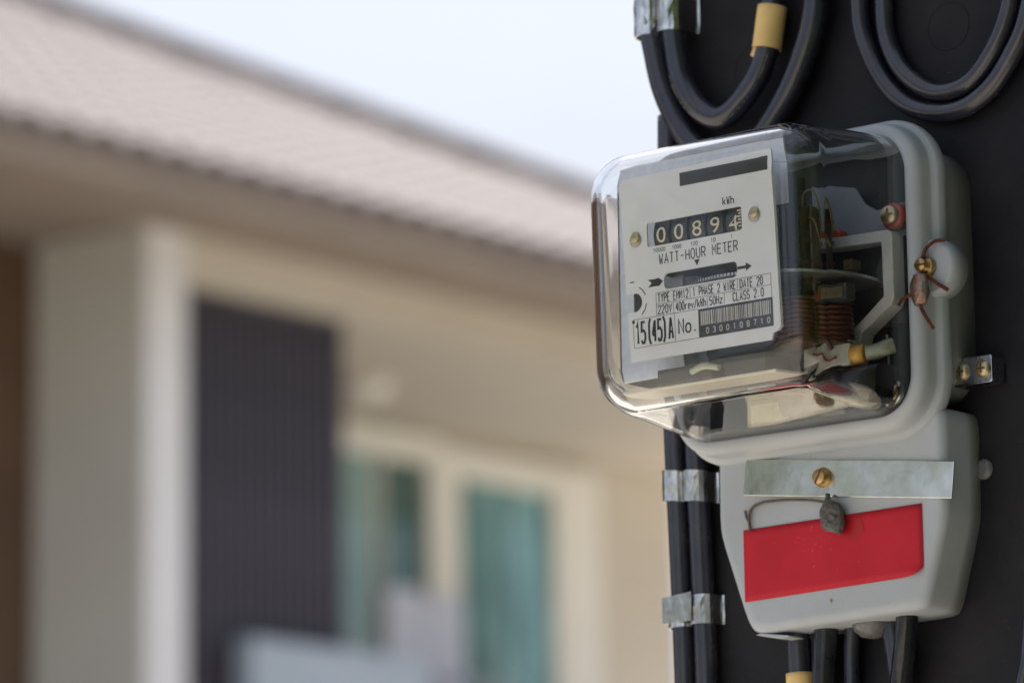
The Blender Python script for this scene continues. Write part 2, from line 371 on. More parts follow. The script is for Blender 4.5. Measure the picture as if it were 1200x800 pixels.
# ------------------------------------------------------------------ trees across the yard (seen mirrored in glass and metal)
def tree_mesh(seed, leafmat):
    rnd = random.Random(seed); tr = MB(False); lf = bmesh.new()
    tr.tube([(0,0,0),(.06,.03,1.2),(-.03,.08,2.6),(.08,0,4.2)], .2, 9, 5, r1=.08)
    blobs = []
    for i in range(13):
        a = rnd.uniform(0, 2*pi); z = rnd.uniform(1.9, 4.2); L = rnd.uniform(.9, 2.2)
        e = Vector((cos(a)*L, sin(a)*L, z + rnd.uniform(.4, 1.8)))
        tr.tube([(0, 0, z-.4), (e.x*.5, e.y*.5, z+.2), tuple(e)], .07, 6, 4, r1=.015); blobs.append((e, rnd.uniform(.6, 1.15)))
    blobs += [(Vector((rnd.uniform(-.5,.5), rnd.uniform(-.5,.5), rnd.uniform(4.3, 5.6))), rnd.uniform(.6, 1.)) for _ in range(4)]
    for c, r in blobs:
        for _ in range(300):
            d = Vector((rnd.gauss(0,1), rnd.gauss(0,1), rnd.gauss(0,.8))); d = d.normalized()*r*rnd.random()**.45; p = c + d
            u = Vector((rnd.gauss(0,1), rnd.gauss(0,1), rnd.gauss(0,1))).normalized(); v = u.orthogonal().normalized(); s_ = rnd.uniform(.07, .13)
            lf.faces.new([lf.verts.new(p + q) for q in (u*s_, v*s_*.5, -u*s_, -v*s_*.5)])
    lm = bpy.data.meshes.new('crown'); lf.to_mesh(lm); lf.free(); lm.materials.append(M(leafmat))
    return tr, lm
GT = 'leafy trees across the yard'
def tree(seed, leafmat, spots):
    tr, lm = tree_mesh(seed, leafmat); first = None
    for (x, y, s_, label) in spots:
        t = thing('garden_tree', label, 'tree', (0, 0, 0), GT)
        if first is None:
            first = tr.build('trunk', 'bark', t)
        else:
            k = first.copy(); COL.objects.link(k); k.parent = t
        c = bpy.data.objects.new('crown', lm); COL.objects.link(c); c.parent = t
        t.location = (x, y, 0); t.scale = (s_, s_, s_); t.rotation_euler = (0, 0, x*1.7)
tree(3, 'leaf', [(-10.2,-13,.95,'green garden tree reflected in the metal strip'), (15,24,1.25,'tall green garden tree facing the sliding door'), (14,36,1.1,'green garden tree farthest from the power pole')])
tree(5, 'leaf_dry', [(-3.5,-15,.9,'small yellowish garden tree beside the paved yard'), (14,30,1.2,'yellowish garden tree facing the balcony window')])
hg = thing('shade_hedge', 'unseen tall dark green hedge added to darken the right side of the meter', 'hedge', (2.6, 2, 0))  # out of view, added to keep sky light off the meter's right sides
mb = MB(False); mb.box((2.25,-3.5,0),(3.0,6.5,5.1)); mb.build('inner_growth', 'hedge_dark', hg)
lf = MB(False); rnd = random.Random(21)
for _ in range(18000):
    x, y, z = rnd.uniform(1.9,3.3), rnd.uniform(-3.8,6.8), rnd.uniform(.05,5.5)
    if 2.3 < x < 2.9 and z < 5 and -3.4 < y < 6.4: x = rnd.choice((rnd.uniform(1.9,2.25), rnd.uniform(3.0,3.3)))
    u = Vector((rnd.gauss(0,1), rnd.gauss(0,1), rnd.gauss(0,1))).normalized(); v = u.orthogonal().normalized(); c = Vector((x + .12*sin(y*3+z*2), y, z)); q = rnd.uniform(.05, .09)
    lf.quad([c + u*q, c + v*q*.55, c - u*q, c - v*q*.55])
lf.build('foliage', 'leaf', hg)['kind'] = 'stuff'

# ------------------------------------------------------------------ pole and board
mb = MB(False); mb.loft([[(X, Y, z) for X, Y in rrect(.10, .15, .11*k, .10*k, .02, 3)] for z, k in ((0, 1.12), (4.5, .95), (8, .8))], smooth=False)
tag(mb.build('utility_pole', 'concrete'), 'square concrete utility pole standing behind the black board', 'pole')
bd = thing('mounting_board', 'black plastic mounting board behind the meter and its cables', 'board', tuple(P(80, 10, -620)))
mb = MB(); mb.box((-102.5, 0, -620), (300, 22, 620)); mb.build('panel', 'board_black', bd, .0025)
def knockout(x, z, r):
    mb = MB(); n = 40
    mb.loft([[(x + q*cos(2*pi*j/n), yy, z + q*sin(2*pi*j/n)) for j in range(n)] for q, yy in ((r+.5,-.02),(r+.25,-.35),(r-.25,-.35),(r-.5,-.02))], False, False)
    mb.build('knockout', 'board_black', bd)
for x, z in ((67.5, 122), (-49, 121), (150, 10), (120, -180)): knockout(x, z, 11.8)
mb = MB(); rnd = random.Random(11)     # scratches and dusty scuffs
for cx, cz, n_ in ((-45, -185, 26), (85, -190, 18), (100, -170, 14), (95, -90, 8), (70, 100, 5), (110, -130, 14), (20, 120, 5), (-40, 130, 5)):
    for _ in range(n_):
        a = rnd.uniform(-.7, .9); L = rnd.uniform(1.5, 8); x = cx + rnd.gauss(0, 14); z = cz + rnd.gauss(0, 9); wd = rnd.uniform(.03, .10)
        dx, dz = cos(a)*L/2, sin(a)*L/2
        mb.quad([(x-dx, -.06, z-dz), (x-dz*wd/L, -.06, z-wd), (x+dx, -.06, z+dz), (x-dz*wd/L, -.06, z+wd)])
mb.build('scratches', 'scratch', bd)['kind'] = 'stuff'

# ------------------------------------------------------------------ cables
def cable(label, pts, r, m_='cable_black', name='power_cable', tape=None, n=14):
    o = thing(name, label, 'cable', tuple(P(*pts[-1])), 'black cables on the board')
    MB().tube(pts, r, n, 8).build('sheath', m_, o)
    if tape:
        a, b, rr = tape; mb = MB(); mb.tube([a, tuple((Vector(a)+Vector(b))/2), b], rr, 18, 3); t = mb.build('tape', 'tape_yellow', o)
        return o, t
    return o
cable('thick black cable looping lowest behind the glass top at upper left',
      [(-106,-13,330),(-105.5,-13,220),(-104,-13,160),(-100.5,-13,136),(-95,-12,113),(-82,-10,88),(-62,-9,74),(-42,-9,80),(-24,-9,99),(-13.5,-9,116),(-6,-9,134),(-3.5,-9,152),(-3,-9,200),(-3,-9,330)], 6.2)
ob, tp = cable('black U shaped cable with a yellow tape band, inner of the upper left pair',
      [(-90,-12,330),(-90,-12,220),(-89.5,-13,160),(-88,-13,140),(-84.5,-13,121),(-77,-12.5,106),(-66,-12,97),(-56,-12,97),(-45,-12,105),(-37,-11,116),(-32,-10,130),(-30,-9,146),(-29,-9,200),(-29,-9,330)], 6.0,
      tape=((-33.2,-10.2,126.5),(-29.95,-9,148), 7.5))
def worn_seam(o, path, r_, c, lo, hi, seed):
    rnd = random.Random(seed); q = spline(path, 24); mb = MB(); run = []
    for i in range(len(q)):
        f = i/len(q)
        if not lo < f < hi: continue
        v = q[i] - Vector(c); v.y = 0; v.normalize(); run.append(q[i] + (v*.72 + Vector((0,-.70,0)))*(r_ - .05 + rnd.uniform(-.06,.06)) + Vector((rnd.uniform(-.15,.15), 0, rnd.uniform(-.15,.15))))
        if len(run) > 3 and rnd.random() < .16:
            mb.tube(run, rnd.uniform(.18,.34), 5, closed_spline=False); run = []
    mb.build('worn_seam', 'dust', o)['kind'] = 'stuff'
worn_seam(ob, [(-88,-13,140),(-84.5,-13,121),(-77,-12.5,106),(-66,-12,97),(-56,-12,97),(-45,-12,105),(-37,-11,116),(-32,-10,130)], 6.0, (-60,-12,135), .12, .95, 5)
mb = MB(); mb.loft([[(x+dx, y, z-4) for x, y, z in q_] for q_, dx in (([(-36.6,-14,135),(-35.4,-14.4,134),(-37.4,-16,126),(-39.6,-15.7,127.4)], 0), ([(-36.6,-13.4,135),(-35.4,-13.8,134),(-37.4,-15.4,126),(-39.6,-15.1,127.4)], .1))], smooth=False); mb.build('tape_end', 'tape_yellow', tp)
cable('straight black cable running down the board edge through two clips, left one', [(-98,-6.5,104),(-98.5,-7,60),(-98.5,-7.5,0),(-97,-8,-65),(-95.5,-7.5,-121),(-94,-7.5,-184),(-93,-7.5,-330)], 5.6)
cable('straight black cable running beside the meter through two clips, right one', [(-86,-6.5,60),(-85,-7,0),(-84,-8,-65),(-82.6,-7.5,-121),(-81,-7.5,-184),(-80,-7.5,-330)], 5.8)
cable('outer black loop of the pair hanging above the meter at right', [(19,-6,330),(19,-6,220),(19.5,-6,160),(20,-6,143),(22,-6,124),(32,-6,101),(46,-6,85.5),(62,-6,78.5),(79,-6,78),(95,-6,86),(108,-6,101),(116,-6,116),(121,-6,140),(124,-6,200),(125,-6,330)], 4.7)
cable('inner black loop of the pair hanging above the meter at right', [(33.5,-6,330),(34,-6,220),(34.5,-6,160),(34.5,-6,140),(35.5,-6,122),(42.5,-6,105),(55,-6,92.5),(68,-6,87.5),(83,-6,90.5),(96,-6,103),(104.5,-6,118),(108,-6,132),(110,-6,160),(112,-6,220),(113,-6,330)], 4.5)
o1, t1 = cable('short black cable with a yellow tape end below the terminal cover', [(-22,-12,-140),(-22.5,-12,-166),(-21.8,-12,-190),(-21,-12,-230),(-20,-12,-330)], 6.0, tape=((-22,-12,-186),(-21.2,-12,-207), 7.0))
cable('thin black cable beside the yellow taped cable below the cover', [(-13,-9,-140),(-13,-9,-170),(-13,-9,-200),(-12,-9,-330)], 3.4)
cable('glossy black cable dropping from the middle of the terminal cover', [(-3,-14,-140),(-4.6,-14,-165),(-7,-14,-192),(-11,-12,-240),(-14,-12,-330)], 6.0, 'cable_shiny')
cable('thin dull black cable right of the glossy middle cable', [(7,-8,-140),(6.3,-8,-169),(5.2,-8,-193),(4,-8,-330)], 3.8)
cable('slanting dull black cable left of the curved glossy one', [(26,-8,-140),(28.5,-8,-163),(33,-8,-195),(38,-8,-240),(42,-8,-330)], 5.2)
cable('curved glossy black cable at the right end of the terminal cover', [(44,-16,-140),(43.5,-16,-163),(41,-15,-178),(36.5,-13,-196),(28,-12,-240),(24,-12,-330)], 5.4, 'cable_shiny')
cable('black cable crossing the lower right of the board', [(109,-8,-150),(104.5,-8,-187),(101,-8,-201),(94,-8,-240),(88,-8,-330)], 3.4)

def clip(label, c1, c2, r, z0, z1, yc, seed, tilt=0):
    """metal strap folded over two cables and flattened to the board on both sides"""
    rnd = random.Random(seed); prof = [(c1-r-1.6, -.6), (c1-r-.9, -1.0)]
    for i in range(9):
        a = radians(185 + i*(170/8)); prof.append((c1 + (r+.5)*cos(a)*(1 if i else 1.06), yc + (r+.5)*sin(a)))
    for i in range(9):
        a = radians(190 + i*(165/8)); prof.append((c2 + (r+.5)*cos(a), yc + (r+.5)*sin(a)))
    prof += [(c2+r+.9, -1.0), (c2+r+2.2, -.6)]
    t = thing('cable_clip', label, 'clip', tuple(P((c1+c2)/2, -.5, z0)), 'metal cable clips on the board')
    mb = MB(); N = 4; rings = []
    for k in range(N+1):
        z = z0 + (z1-z0)*k/N
        rings.append([(x, y + rnd.uniform(-.25, .1), z + tilt*(x-c1) + rnd.uniform(-.15, .15)) for x, y in prof])
    for a, b in zip(rings, rings[1:]):
        for i in range(len(prof)-1): mb.quad([a[i], a[i+1], b[i+1], b[i]])
    bmesh.ops.remove_doubles(mb.bm, verts=mb.bm.verts[:], dist=1e-7)
    o = mb.build('strap', 'clip_metal', t); sd = o.modifiers.new('thickness', 'SOLIDIFY'); sd.thickness = .0007; sd.offset = 0
    return t, o
clip('dull metal clip over the two cables at the top left board edge', -104.5, -89.7, 6.6, 145, 165, -13, 1)
t, o = clip('small crimped metal clip on the vertical cables just below the glass cover', -97, -84, 6.0, -94, -78.5, -8, 2, -.1)
t, o = clip('wide crumpled metal clip lower down on the two vertical cables', -95.2, -82.2, 6.0, -157, -142.5, -7.5, 3, .03)
mb = MB(); mb.loft([[(-102.5, -14.3, -142), (-84, -15.2, -140.5), (-84.3, -15.3, -154.8), (-102.3, -14.6, -155)], [(-102.5, -13.7, -142), (-84, -14.6, -140.5), (-84.3, -14.7, -154.8), (-102.3, -14, -155)]], smooth=False); mb.build('folded_end', 'clip_metal', t)

# ------------------------------------------------------------------ the meter
mt_ = thing('watt_hour_meter', 'grey watt hour meter under a clear glass cover, reading 00894', 'meter', tuple(P(1, -20, -168)))
def yring(poly, y): return [(x, y, z) for x, z in poly]
# base box on the board
mb = MB(); rings = []
for y, hw, hh, r in ((-.3,76,63,21),(-20,75,62,20),(-26,74.5,61.5,20)): rings.append(yring(rrect(1,-3,hw,hh,r,8), y))
mb.loft(rings); base = mb.build('base', 'base_plastic', mt_)
# flange: step, groove and rounded front lip, open in the middle for the glass
mb = MB(); rings = []
prof = [(-22,0,1),(-22.5,5.2,1),(-24,6.6,1),(-27,7.0,1),(-30,6.8,1),(-31.5,6.0,1),(-32.5,4.4,1),(-34,4.0,1),(-38,3.8,1),(-41,3.4,1),(-43.2,2.4,1),(-44.4,.6,1),(-44.8,-1.6,1),(-44.3,-3.2,1),(-43,-4.0,1),(-30,-4.2,1)]
for y, d, _ in prof: rings.append(yring(rrect(1.5,-6,70.5+d,71.0+d,22+d*.9,10), y))
mb.loft(rings, True, True); fl = mb.build('flange', 'grey_plastic', mt_)
# glass cover
ytilt = lambda z, k: -.035*(z+6)*k
def glass_rings(off):
    R_ = []
    for y, k in ((-32, -.12), (-43, .0), (-60,.22),(-80,.48),(-96,.69),(-104,.8)):
        if off == 0 and y == -32: y = -34
        R_.append((y, k, 67-1.2*k-off, 68.5-7.6*k-off, 17-off*.8))
    fr = 17.0 if off == 0 else 12.5; yf = -123.5 + off*1.3; c0 = R_[-1]; ys = yf + fr
    R_ = [q for q in R_ if q[0] > ys + 2]
    for i in range(0, 11):
        a = radians(90*i/10); y = ys - fr*sin(a); k = (-43-ys)/80 + .1*sin(a)
        R_.append((y, k, 67-1.2*k-off - fr*(1-cos(a)), 68.5-7.6*k-off - fr*(1-cos(a)), max(3.0, (20 if off == 0 else 18) - fr*(.7 if off == 0 else .62)*(1-cos(a)))))
    q = R_[-1]
    for ins in (.6, 2.5): R_.append((q[0], q[1], q[2]-ins, q[3]-ins, max(1.5, q[4]-ins*.6)))
    return [[(x, y + ytilt(z, max(0, k)), z) for x, z in rrect(.8-.4*k, -6+.2*k, hw, hh, r, 12)] for y, k, hw, hh, r in R_]
mb = MB(); ro_, ri_ = glass_rings(0), glass_rings(3.4)
def loft_open(mb, rings, flip):
    rv = [[mb.bm.verts.new(P(*c)) for c in r] for r in rings]; n_ = len(rv[0])
    for a, b in zip(rv, rv[1:]):
        for i in range(n_):
            q = (a[i], a[(i+1) % n_], b[(i+1) % n_], b[i]); f = mb.bm.faces.new(q[::-1] if flip else q); f.smooth = True
    f = mb.bm.faces.new(rv[-1][::-1] if flip else rv[-1]); f.smooth = True
    return rv[0]
a = loft_open(mb, ro_, False); b_ = loft_open(mb, ri_, True)
for i in range(len(a)):
    j = (i+1) % len(a); mb.bm.faces.new((a[j], a[i], b_[i], b_[j]))
gl = mb.build('glass_cover', 'clear_glass', mt_)
# specks of dirt on the glass
mb = MB(); rnd = random.Random(4)
for (x, z) in ((-42, 54.6), (-36, 52.5), (20, 55), (50, 54.8), (58, 30)):
    pass
for _ in range(26):
    y = rnd.uniform(-104, -60); z = rnd.uniform(-50, 45); k = (-43-y)/80; x = .8-.4*k + 67-1.2*k + .03; r_ = rnd.uniform(.12, .3)
    mb.quad([(x, y-r_, z), (x, y, z-r_), (x, y+r_, z), (x, y, z+r_)])
mb.build('specks', 'dust', gl)['kind'] = 'stuff'

# face plate with its openings
PY = -112.5; sh = lambda z: -.030*(z+6)
def pf(d): return lambda z: PY - d + sh(z)
notch = [(-44.6,-12.5),(-40,-12.5)] + [(-40 + 4.6*cos(radians(a_)), -17 + 4.6*sin(radians(a_))) for a_ in range(80,-81,-16)] + [(-40,-21.5),(-44.4,-21.5)]
outline = [(-43.2,-45.2),(38.5,-45.2),(39.5,-42.0),(42.3,-41.0),(43.2,-39.5),(42.2,43.0),(41.6,44.2),(-44.8,42.6),(-46.4,41.0)] + notch[0:1] + notch[1:]
outline = outline[::-1]
def rr_loop(x0, x1, z0, z1, r=.8): return rrect((x0+x1)/2, (z0+z1)/2, (x1-x0)/2, (z1-z0)/2, r, 4)
reg = rr_loop(-31, 24.3, 8.4, 19.8, 1.2); slot = rr_loop(-22, 20.5, -13.2, -5.6, 2.4)
pl = holed_plate(outline, [reg[::-1], slot[::-1]], PY, PY+1.0, sh).build('face_plate', 'plate_grey', mt_)
# printing on the plate
D = .12
mb = MB(); F = pf(D)
def rect(x0, x1, z0, z1, d=D):
    f = pf(d); mb.quad([(x0,f(z0),z0),(x1,f(z0),z0),(x1,f(z1),z1),(x0,f(z1),z1)])
def hline(x0, x1, z, t=.22): rect(x0, x1, z-t/2, z+t/2)
def vline(x, z0, z1, t=.22): rect(x-t/2, x+t/2, z0, z1)
rect(-10.5, 40.3, 34.6, 41.0)
pts = [(-2.3,-4.6),(-4.0,-1.6),(-.6,-1.6)]; mb.bm.faces.new([mb.bm.verts.new(P(x, F(z), z)) for x, z in pts])
def poly(pts, d=D): f = pf(d); mb.bm.faces.new([mb.bm.verts.new(P(x, f(z), z)) for x, z in pts])
poly([(-31.5,-7.2),(-27.5,-7.4),(-25,-7.1),(-22.6,-9.0),(-25,-11.0),(-27.5,-10.8),(-31.5,-10.9),(-29.2,-9.1)])
poly([(20.7,-8.5),(25.6,-8.5),(25.6,-7.2),(29.0,-9.2),(25.6,-11.2),(25.6,-9.9),(20.7,-9.9)])
mb.build('arrow_print', 'ink', pl)
mb = MB()
for z in (-14.2, -19.6): hline(-27, 39.6, z)
hline(-41, -3, -25.2); hline(-41, -3, -38.8); vline(-27, -25.2, -14.2); vline(39.5, -25.2, -14.2)
vline(-7, -19.6, -14.2); vline(20.5, -19.6, -14.2); vline(-17, -25.2, -19.6); vline(2.8, -25.2, -19.6); vline(12.6, -25.2, -19.6)
vline(-41, -38.8, -25.2); vline(-16.6, -38.8, -25.2)
for k_ in range(2):
    a0, a1 = ((62, 22), (-8, -52))[k_]
    n_ = 8
    for i in range(n_):
        A, B = radians(a0+(a1-a0)*i/n_), radians(a0+(a1-a0)*(i+1)/n_)
        poly([(-40.5+8*cos(A),-17+8*sin(A)),(-40.5+8*cos(B),-17+8*sin(B)),(-40.5+7.5*cos(B),-17+7.5*sin(B)),(-40.5+7.5*cos(A),-17+7.5*sin(A))])
poly([(-40.9+.9*cos(a_*pi/4), -26.2+.9*sin(a_*pi/4)) for a_ in range(8)]); rect(-42.2,-39.6,-7.3,-6.8)
mb.build('ruled_table', 'ink', pl)
def line(txt, z, size, fit=None, x=0, xs=.62, off=0, align='LEFT', mt='ink', d=D, spacing=1):
    q = MB(); put_text(q, txt, x, z, size, pf(d), xs, off, align, spacing, fit); return q.build('lettering', mt, pl)
def _gl():
    O = [(.3,0),(.7,0),(1,.22),(1,.78),(.7,1),(.3,1),(0,.78),(0,.22),(.3,0)]; o = [(x, y*.62) for x, y in O]
    return {'W':[[(0,1),(.22,0),(.5,.6),(.78,0),(1,1)]],'N':[[(0,0),(0,1),(1,0),(1,1)]],'(':[[(1,1.12),(.6,.85),(.6,.15),(1,-.12)]],')':[[(0,1.12),(.4,.85),(.4,.15),(0,-.12)]],'3':[[(0,.9),(.3,1),(.7,1),(1,.85),(1,.65),(.6,.52),(1,.4),(1,.15),(.7,0),(.3,0),(0,.1)]],'7':[[(0,1),(1,1),(.35,0)]],'8':[[(.3,.52),(0,.68),(0,.85),(.3,1),(.7,1),(1,.85),(1,.68),(.7,.52),(.3,.52),(0,.36),(0,.15),(.3,0),(.7,0),(1,.15),(1,.36),(.7,.52)]],'A':[[(0,0),(.5,1),(1,0)],[(.2,.33),(.8,.33)]],'T':[[(0,1),(1,1)],[(.5,.95),(.5,0)]],'-':[[(.1,.5),(.9,.5)]],
    'H':[[(0,0),(0,1)],[(1,0),(1,1)],[(.05,.5),(.95,.5)]],'O':[O],'0':[O],'o':[o],'U':[[(0,1),(0,.25),(.3,0),(.7,0),(1,.25),(1,1)]],
    'R':[[(0,0),(0,1),(.7,1),(1,.86),(1,.62),(.7,.48),(.05,.48)],[(.55,.46),(1,0)]],'M':[[(0,0),(0,1),(.5,.4),(1,1),(1,0)]],'E':[[(1,1),(0,1),(0,0),(1,0)],[(.05,.52),(.8,.52)]],
    'Y':[[(0,1),(.5,.5),(1,1)],[(.5,.47),(.5,0)]],'P':[[(0,0),(0,1),(.7,1),(1,.86),(1,.6),(.7,.46),(.05,.46)]],'1':[[(.2,.78),(.55,1),(.55,0)]],
    '2':[[(0,.74),(.05,.9),(.3,1),(.7,1),(1,.84),(1,.66),(.1,.12),(0,0),(1,0)]],'S':[[(1,.85),(.7,1),(.3,1),(0,.84),(0,.66),(.25,.53),(.75,.47),(1,.34),(1,.16),(.7,0),(.3,0),(0,.15)]],
    'I':[[(.5,0),(.5,1)]],'D':[[(0,0),(0,1),(.6,1),(1,.75),(1,.25),(.6,0),(0,0)]],'V':[[(0,1),(.5,0),(1,1)]],'v':[[(0,.62),(.5,0),(1,.62)]],
    '4':[[(.72,0),(.72,1)],[(.66,.98),(.05,.34)],[(0,.3),(1,.3)]],'r':[[(.1,0),(.1,.62)],[(.12,.42),(.4,.6),(.9,.6)]],'e':[[(.05,.34),(1,.34),(.95,.5),(.7,.62),(.3,.62),(0,.45),(0,.16),(.3,0),(.95,.04)]],
    '/':[[(0,-.05),(1,1.05)]],'k':[[(0,0),(0,1)],[(.95,.62),(.08,.24)],[(.4,.34),(1,0)]],'h':[[(0,0),(0,1)],[(.05,.5),(.4,.62),(.8,.6),(1,.42),(1,0)]],
    '5':[[(1,1),(.1,1),(.05,.56),(.6,.6),(1,.45),(1,.18),(.7,0),(.25,0),(0,.14)]],'z':[[(0,.62),(1,.62),(0,0),(1,0)]],'C':[[(1,.82),(.7,1),(.3,1),(0,.78),(0,.22),(.3,0),(.7,0),(1,.18)]],
    'L':[[(0,1),(0,0),(1,0)]],'.':[[(.4,0),(.4,.12)]],' ':[]}
GLY = _gl()
def stroke_text(mb, txt, x0, x1, z, h, yfun, w_):
    adv = (x1-x0)/(len(txt)-.34); cw = adv*.66
    for i, c in enumerate(txt):
        for k, pl_ in enumerate(GLY[c]):
            q = [Vector((x0 + i*adv + x*cw, z + y*h)) for x, y in pl_]; L, R_ = [], []
            closed = (q[0]-q[-1]).length < 1e-6
            for j in range(len(q)):
                a = q[j] - (q[j-1] if j else (q[-2] if closed else q[0] - (q[1]-q[0]))); b = ((q[j+1] if j+1 < len(q) else (q[1] if closed else q[-1] + (q[-1]-q[-2]))) - q[j])
                a.normalize(); b.normalize(); na, nb = Vector((-a.y, a.x)), Vector((-b.y, b.x)); m_ = na + nb
                m_ = na if m_.length < .3 else m_.normalized()/max(.45, m_.normalized().dot(na)); L.append(q[j] + m_*w_/2); R_.append(q[j] - m_*w_/2)
            d = -.012*k
            for j in range(len(q)-1): mb.quad([(p.x, yfun(p.y)+d, p.y) for p in (L[j], L[j+1], R_[j+1], R_[j])])
def cad(txt, z, h, fit, w_=.5):
    q = MB(); stroke_text(q, txt, fit[0], fit[1], z, h, pf(D), w_); return q.build('lettering', 'ink', pl)
cad('kWh', 21.8, 3.6, (14, 20.2)); cad('WATT-HOUR METER', -.8, 4.7, (-24.2, 21.3), .54)
for t_, x0, x1 in (('10000',-27.6,-20.6),('1000',-16.4,-11.2),('100',-5.6,-1.6),('10',6.2,8.8),('1',17.9,18.7)): cad(t_, 5.3, 1.8, (x0, x1), .26)
cad('TYPE EMM12', -18.8, 3.9, (-25.9, -8.2)); cad('1 PHASE 2 WIRE', -18.8, 3.9, (-5.4, 19.2)); cad('DATE 20', -18.8, 3.9, (21.9, 34.8))
cad('220V', -24.3, 3.9, (-26, -18.2)); cad('400rev/kWh', -24.3, 3.9, (-15.6, 1.8)); cad('50Hz', -24.3, 3.9, (4.1, 11.4)); cad('CLASS 2.0', -24.3, 3.9, (17.6, 35.0))
cad('15(45)A', -36.9, 10.0, (-39.6, -18.0), 1.15); cad('No.', -35.2, 6.6, (-14.4, -3.4), .85)
mb = MB(); rect(-2.8, 40.0, -38.9, -25.4); bc = mb.build('barcode_panel', 'ink', pl)
mb = MB(); x = -1.4; rnd = random.Random(12)
while x < 38.6:
    wd = rnd.choice((.38, .38, .7, 1.0)); rect(x, min(x+wd, 38.8), -33.2, -26.6, .2); x += wd + rnd.choice((.3, .3, .55))
mb.build('barcode', 'barcode_grey', pl)
q = MB(); stroke_text(q, '0 3 0 0 1 0 8 7 1 0', 1.6, 38.0, -37.2, 2.5, pf(.2), .5); q.build('lettering', 'barcode_grey', pl)
# rivets of the plate
for x, z in ((-37.5, 14), (32.0, 15.5)):
    mb = MB(); y = PY + sh(z); mb.lathe((x, y+.2, z), (0,-1,0), [(0,2.6),(1.2,2.6),(1.7,2.0),(1.8,.3)], 18); mb.box((x-2.1,y-1.75,z-.3),(x+2.1,y-1.3,z+.3)); mb.build('rivet', 'brass_pale', pl)
    mb = MB(); mb.lathe((x-.3, y-.05, z-1.2), (0,-1,0), [(0,3.5),(.25,3.5),(.3,.3)], 18); mb.build('washer', 'white_plastic', pl)
# counter: recess with five digit drums
mb = MB(); mb.box((-31.4, PY+7, 8.0), (24.7, PY+15, 20.2)); ct = mb.build('counter', 'drum_black', mt_)
RD = 13.0
for i, (dg_, xc) in enumerate(zip('00894', (-24.2, -13.8, -3.2, 7.4, 18.2))):
    mb = MB(); zc = 14.1 if i < 4 else 13.2; yc = PY + 2.0 + sh(14) + RD
    mb.loft([[(xx, yc + RD*cos(2*pi*j/36), 14.1 + RD*sin(2*pi*j/36)) for j in range(36)] for xx in (xc-4.4, xc+4.4)], True, True, False); dr = mb.build('digit_drum', 'drum_black', ct)
    q = MB()
    put_text(q, dg_, 0, zc-3.9, 7.8, (lambda z: yc - math.sqrt(max(1, (RD+.1)**2 - (z-14.1)**2))), .7, .0, 'LEFT', 1, (xc-2.7, xc+(2.3 if i == 4 else 2.7)))
    if i == 4:
        for k in range(7):
            z = 9.4 + k*1.5; w_ = 1.6 if k % 2 else 2.6; yy = yc - math.sqrt((RD+.1)**2 - (z-14.1)**2); q.quad([(xc+4.3-w_, yy, z),(xc+4.3, yy, z),(xc+4.3, yy, z+.7),(xc+4.3-w_, yy, z+.7)])
    q.build('digit', 'digit_cream', dr)
# aluminium rotor disc behind the slot, with ticks on its rim
DC = (9, -62, -10.4); DR = 47.0
mb = MB(); mb.lathe((DC[0], DC[1], DC[2]-.7), (0,0,1), [(0,DR),(1.4,DR)], 96, False); disc = mb.build('rotor_disc', 'aluminium', mt_)
mb = MB()
for j in range(150):
    a = 2*pi*j/150
    if not pi*1.12 < a < pi*1.62: continue
    d = Vector((cos(a), sin(a), 0)); tt = Vector((-sin(a), cos(a), 0)); c = Vector(DC) + d*(DR+.06)
    mb.quad([c - tt*.35 + Vector((0,0,-.65)), c + tt*.35 + Vector((0,0,-.65)), c + tt*.35 + Vector((0,0,.65)), c - tt*.35 + Vector((0,0,.65))])
mb.build('rim_ticks', 'ink', disc)
mb = MB(); mb.tube([(9,-62,-30),(9,-62,30)], 1.6, 10); mb.build('spindle', 'steel', disc)
# galvanised sheet behind the plate at left, top part added to brighten the glass, dark chassis block
mb = MB(); mb.box((-60, -98, -50), (-22, -96.8, 42)); mb.box((-60,-98,-50),(-58.8,-45,42)); mb.box((-60,-98,42.01),(37,-96.8,56)); mb.box((-21.99,-98,22),(37,-96.8,42)); mb.build('side_sheet_and_reflector', 'galvanised', mt_, .0003)
mb = MB(); mb.box((-57,-103,-57.5),(34,-76,-56)); mb.build('bottom_reflector', 'reflector_cream', mt_, .0004)  # pale plate added to give the lower glass band a warm bright reflection
mb = MB(); mb.box((-58,-31,-70),(60,-29,56)); mb.build('inner_back', 'interior_dark', mt_)
mb = MB(); mb.box((-40,-96,24),(30,-70,40)); mb.box((-47,-104,-26),(-33,-99,-8)); mb.box((-30,-104,-4),(26,-92,2)); mb.box((-20,-90,-30),(20,-60,-14)); mb.box((-30,-86,0),(22,-52,30)); mb.build('register_and_notch_shade', 'interior_dark', mt_, .001)  # box low at left added behind the notch to darken its opening
# brake magnet at left, seen under the plate edge
mb = MB(); mb.box((-34,-104,-56),(-2,-84,-48)); mb.box((2,-100,-57),(26,-80,-47)); mb.build('brake_magnet', 'interior_dark', mt_, .001)
mb = MB(); mb.tube([(-12,-106,-52),(-4,-107,-50.5),(4,-106,-52)], 1.6, 8); mb.build('tag_wire', 'tube_clear', mt_)
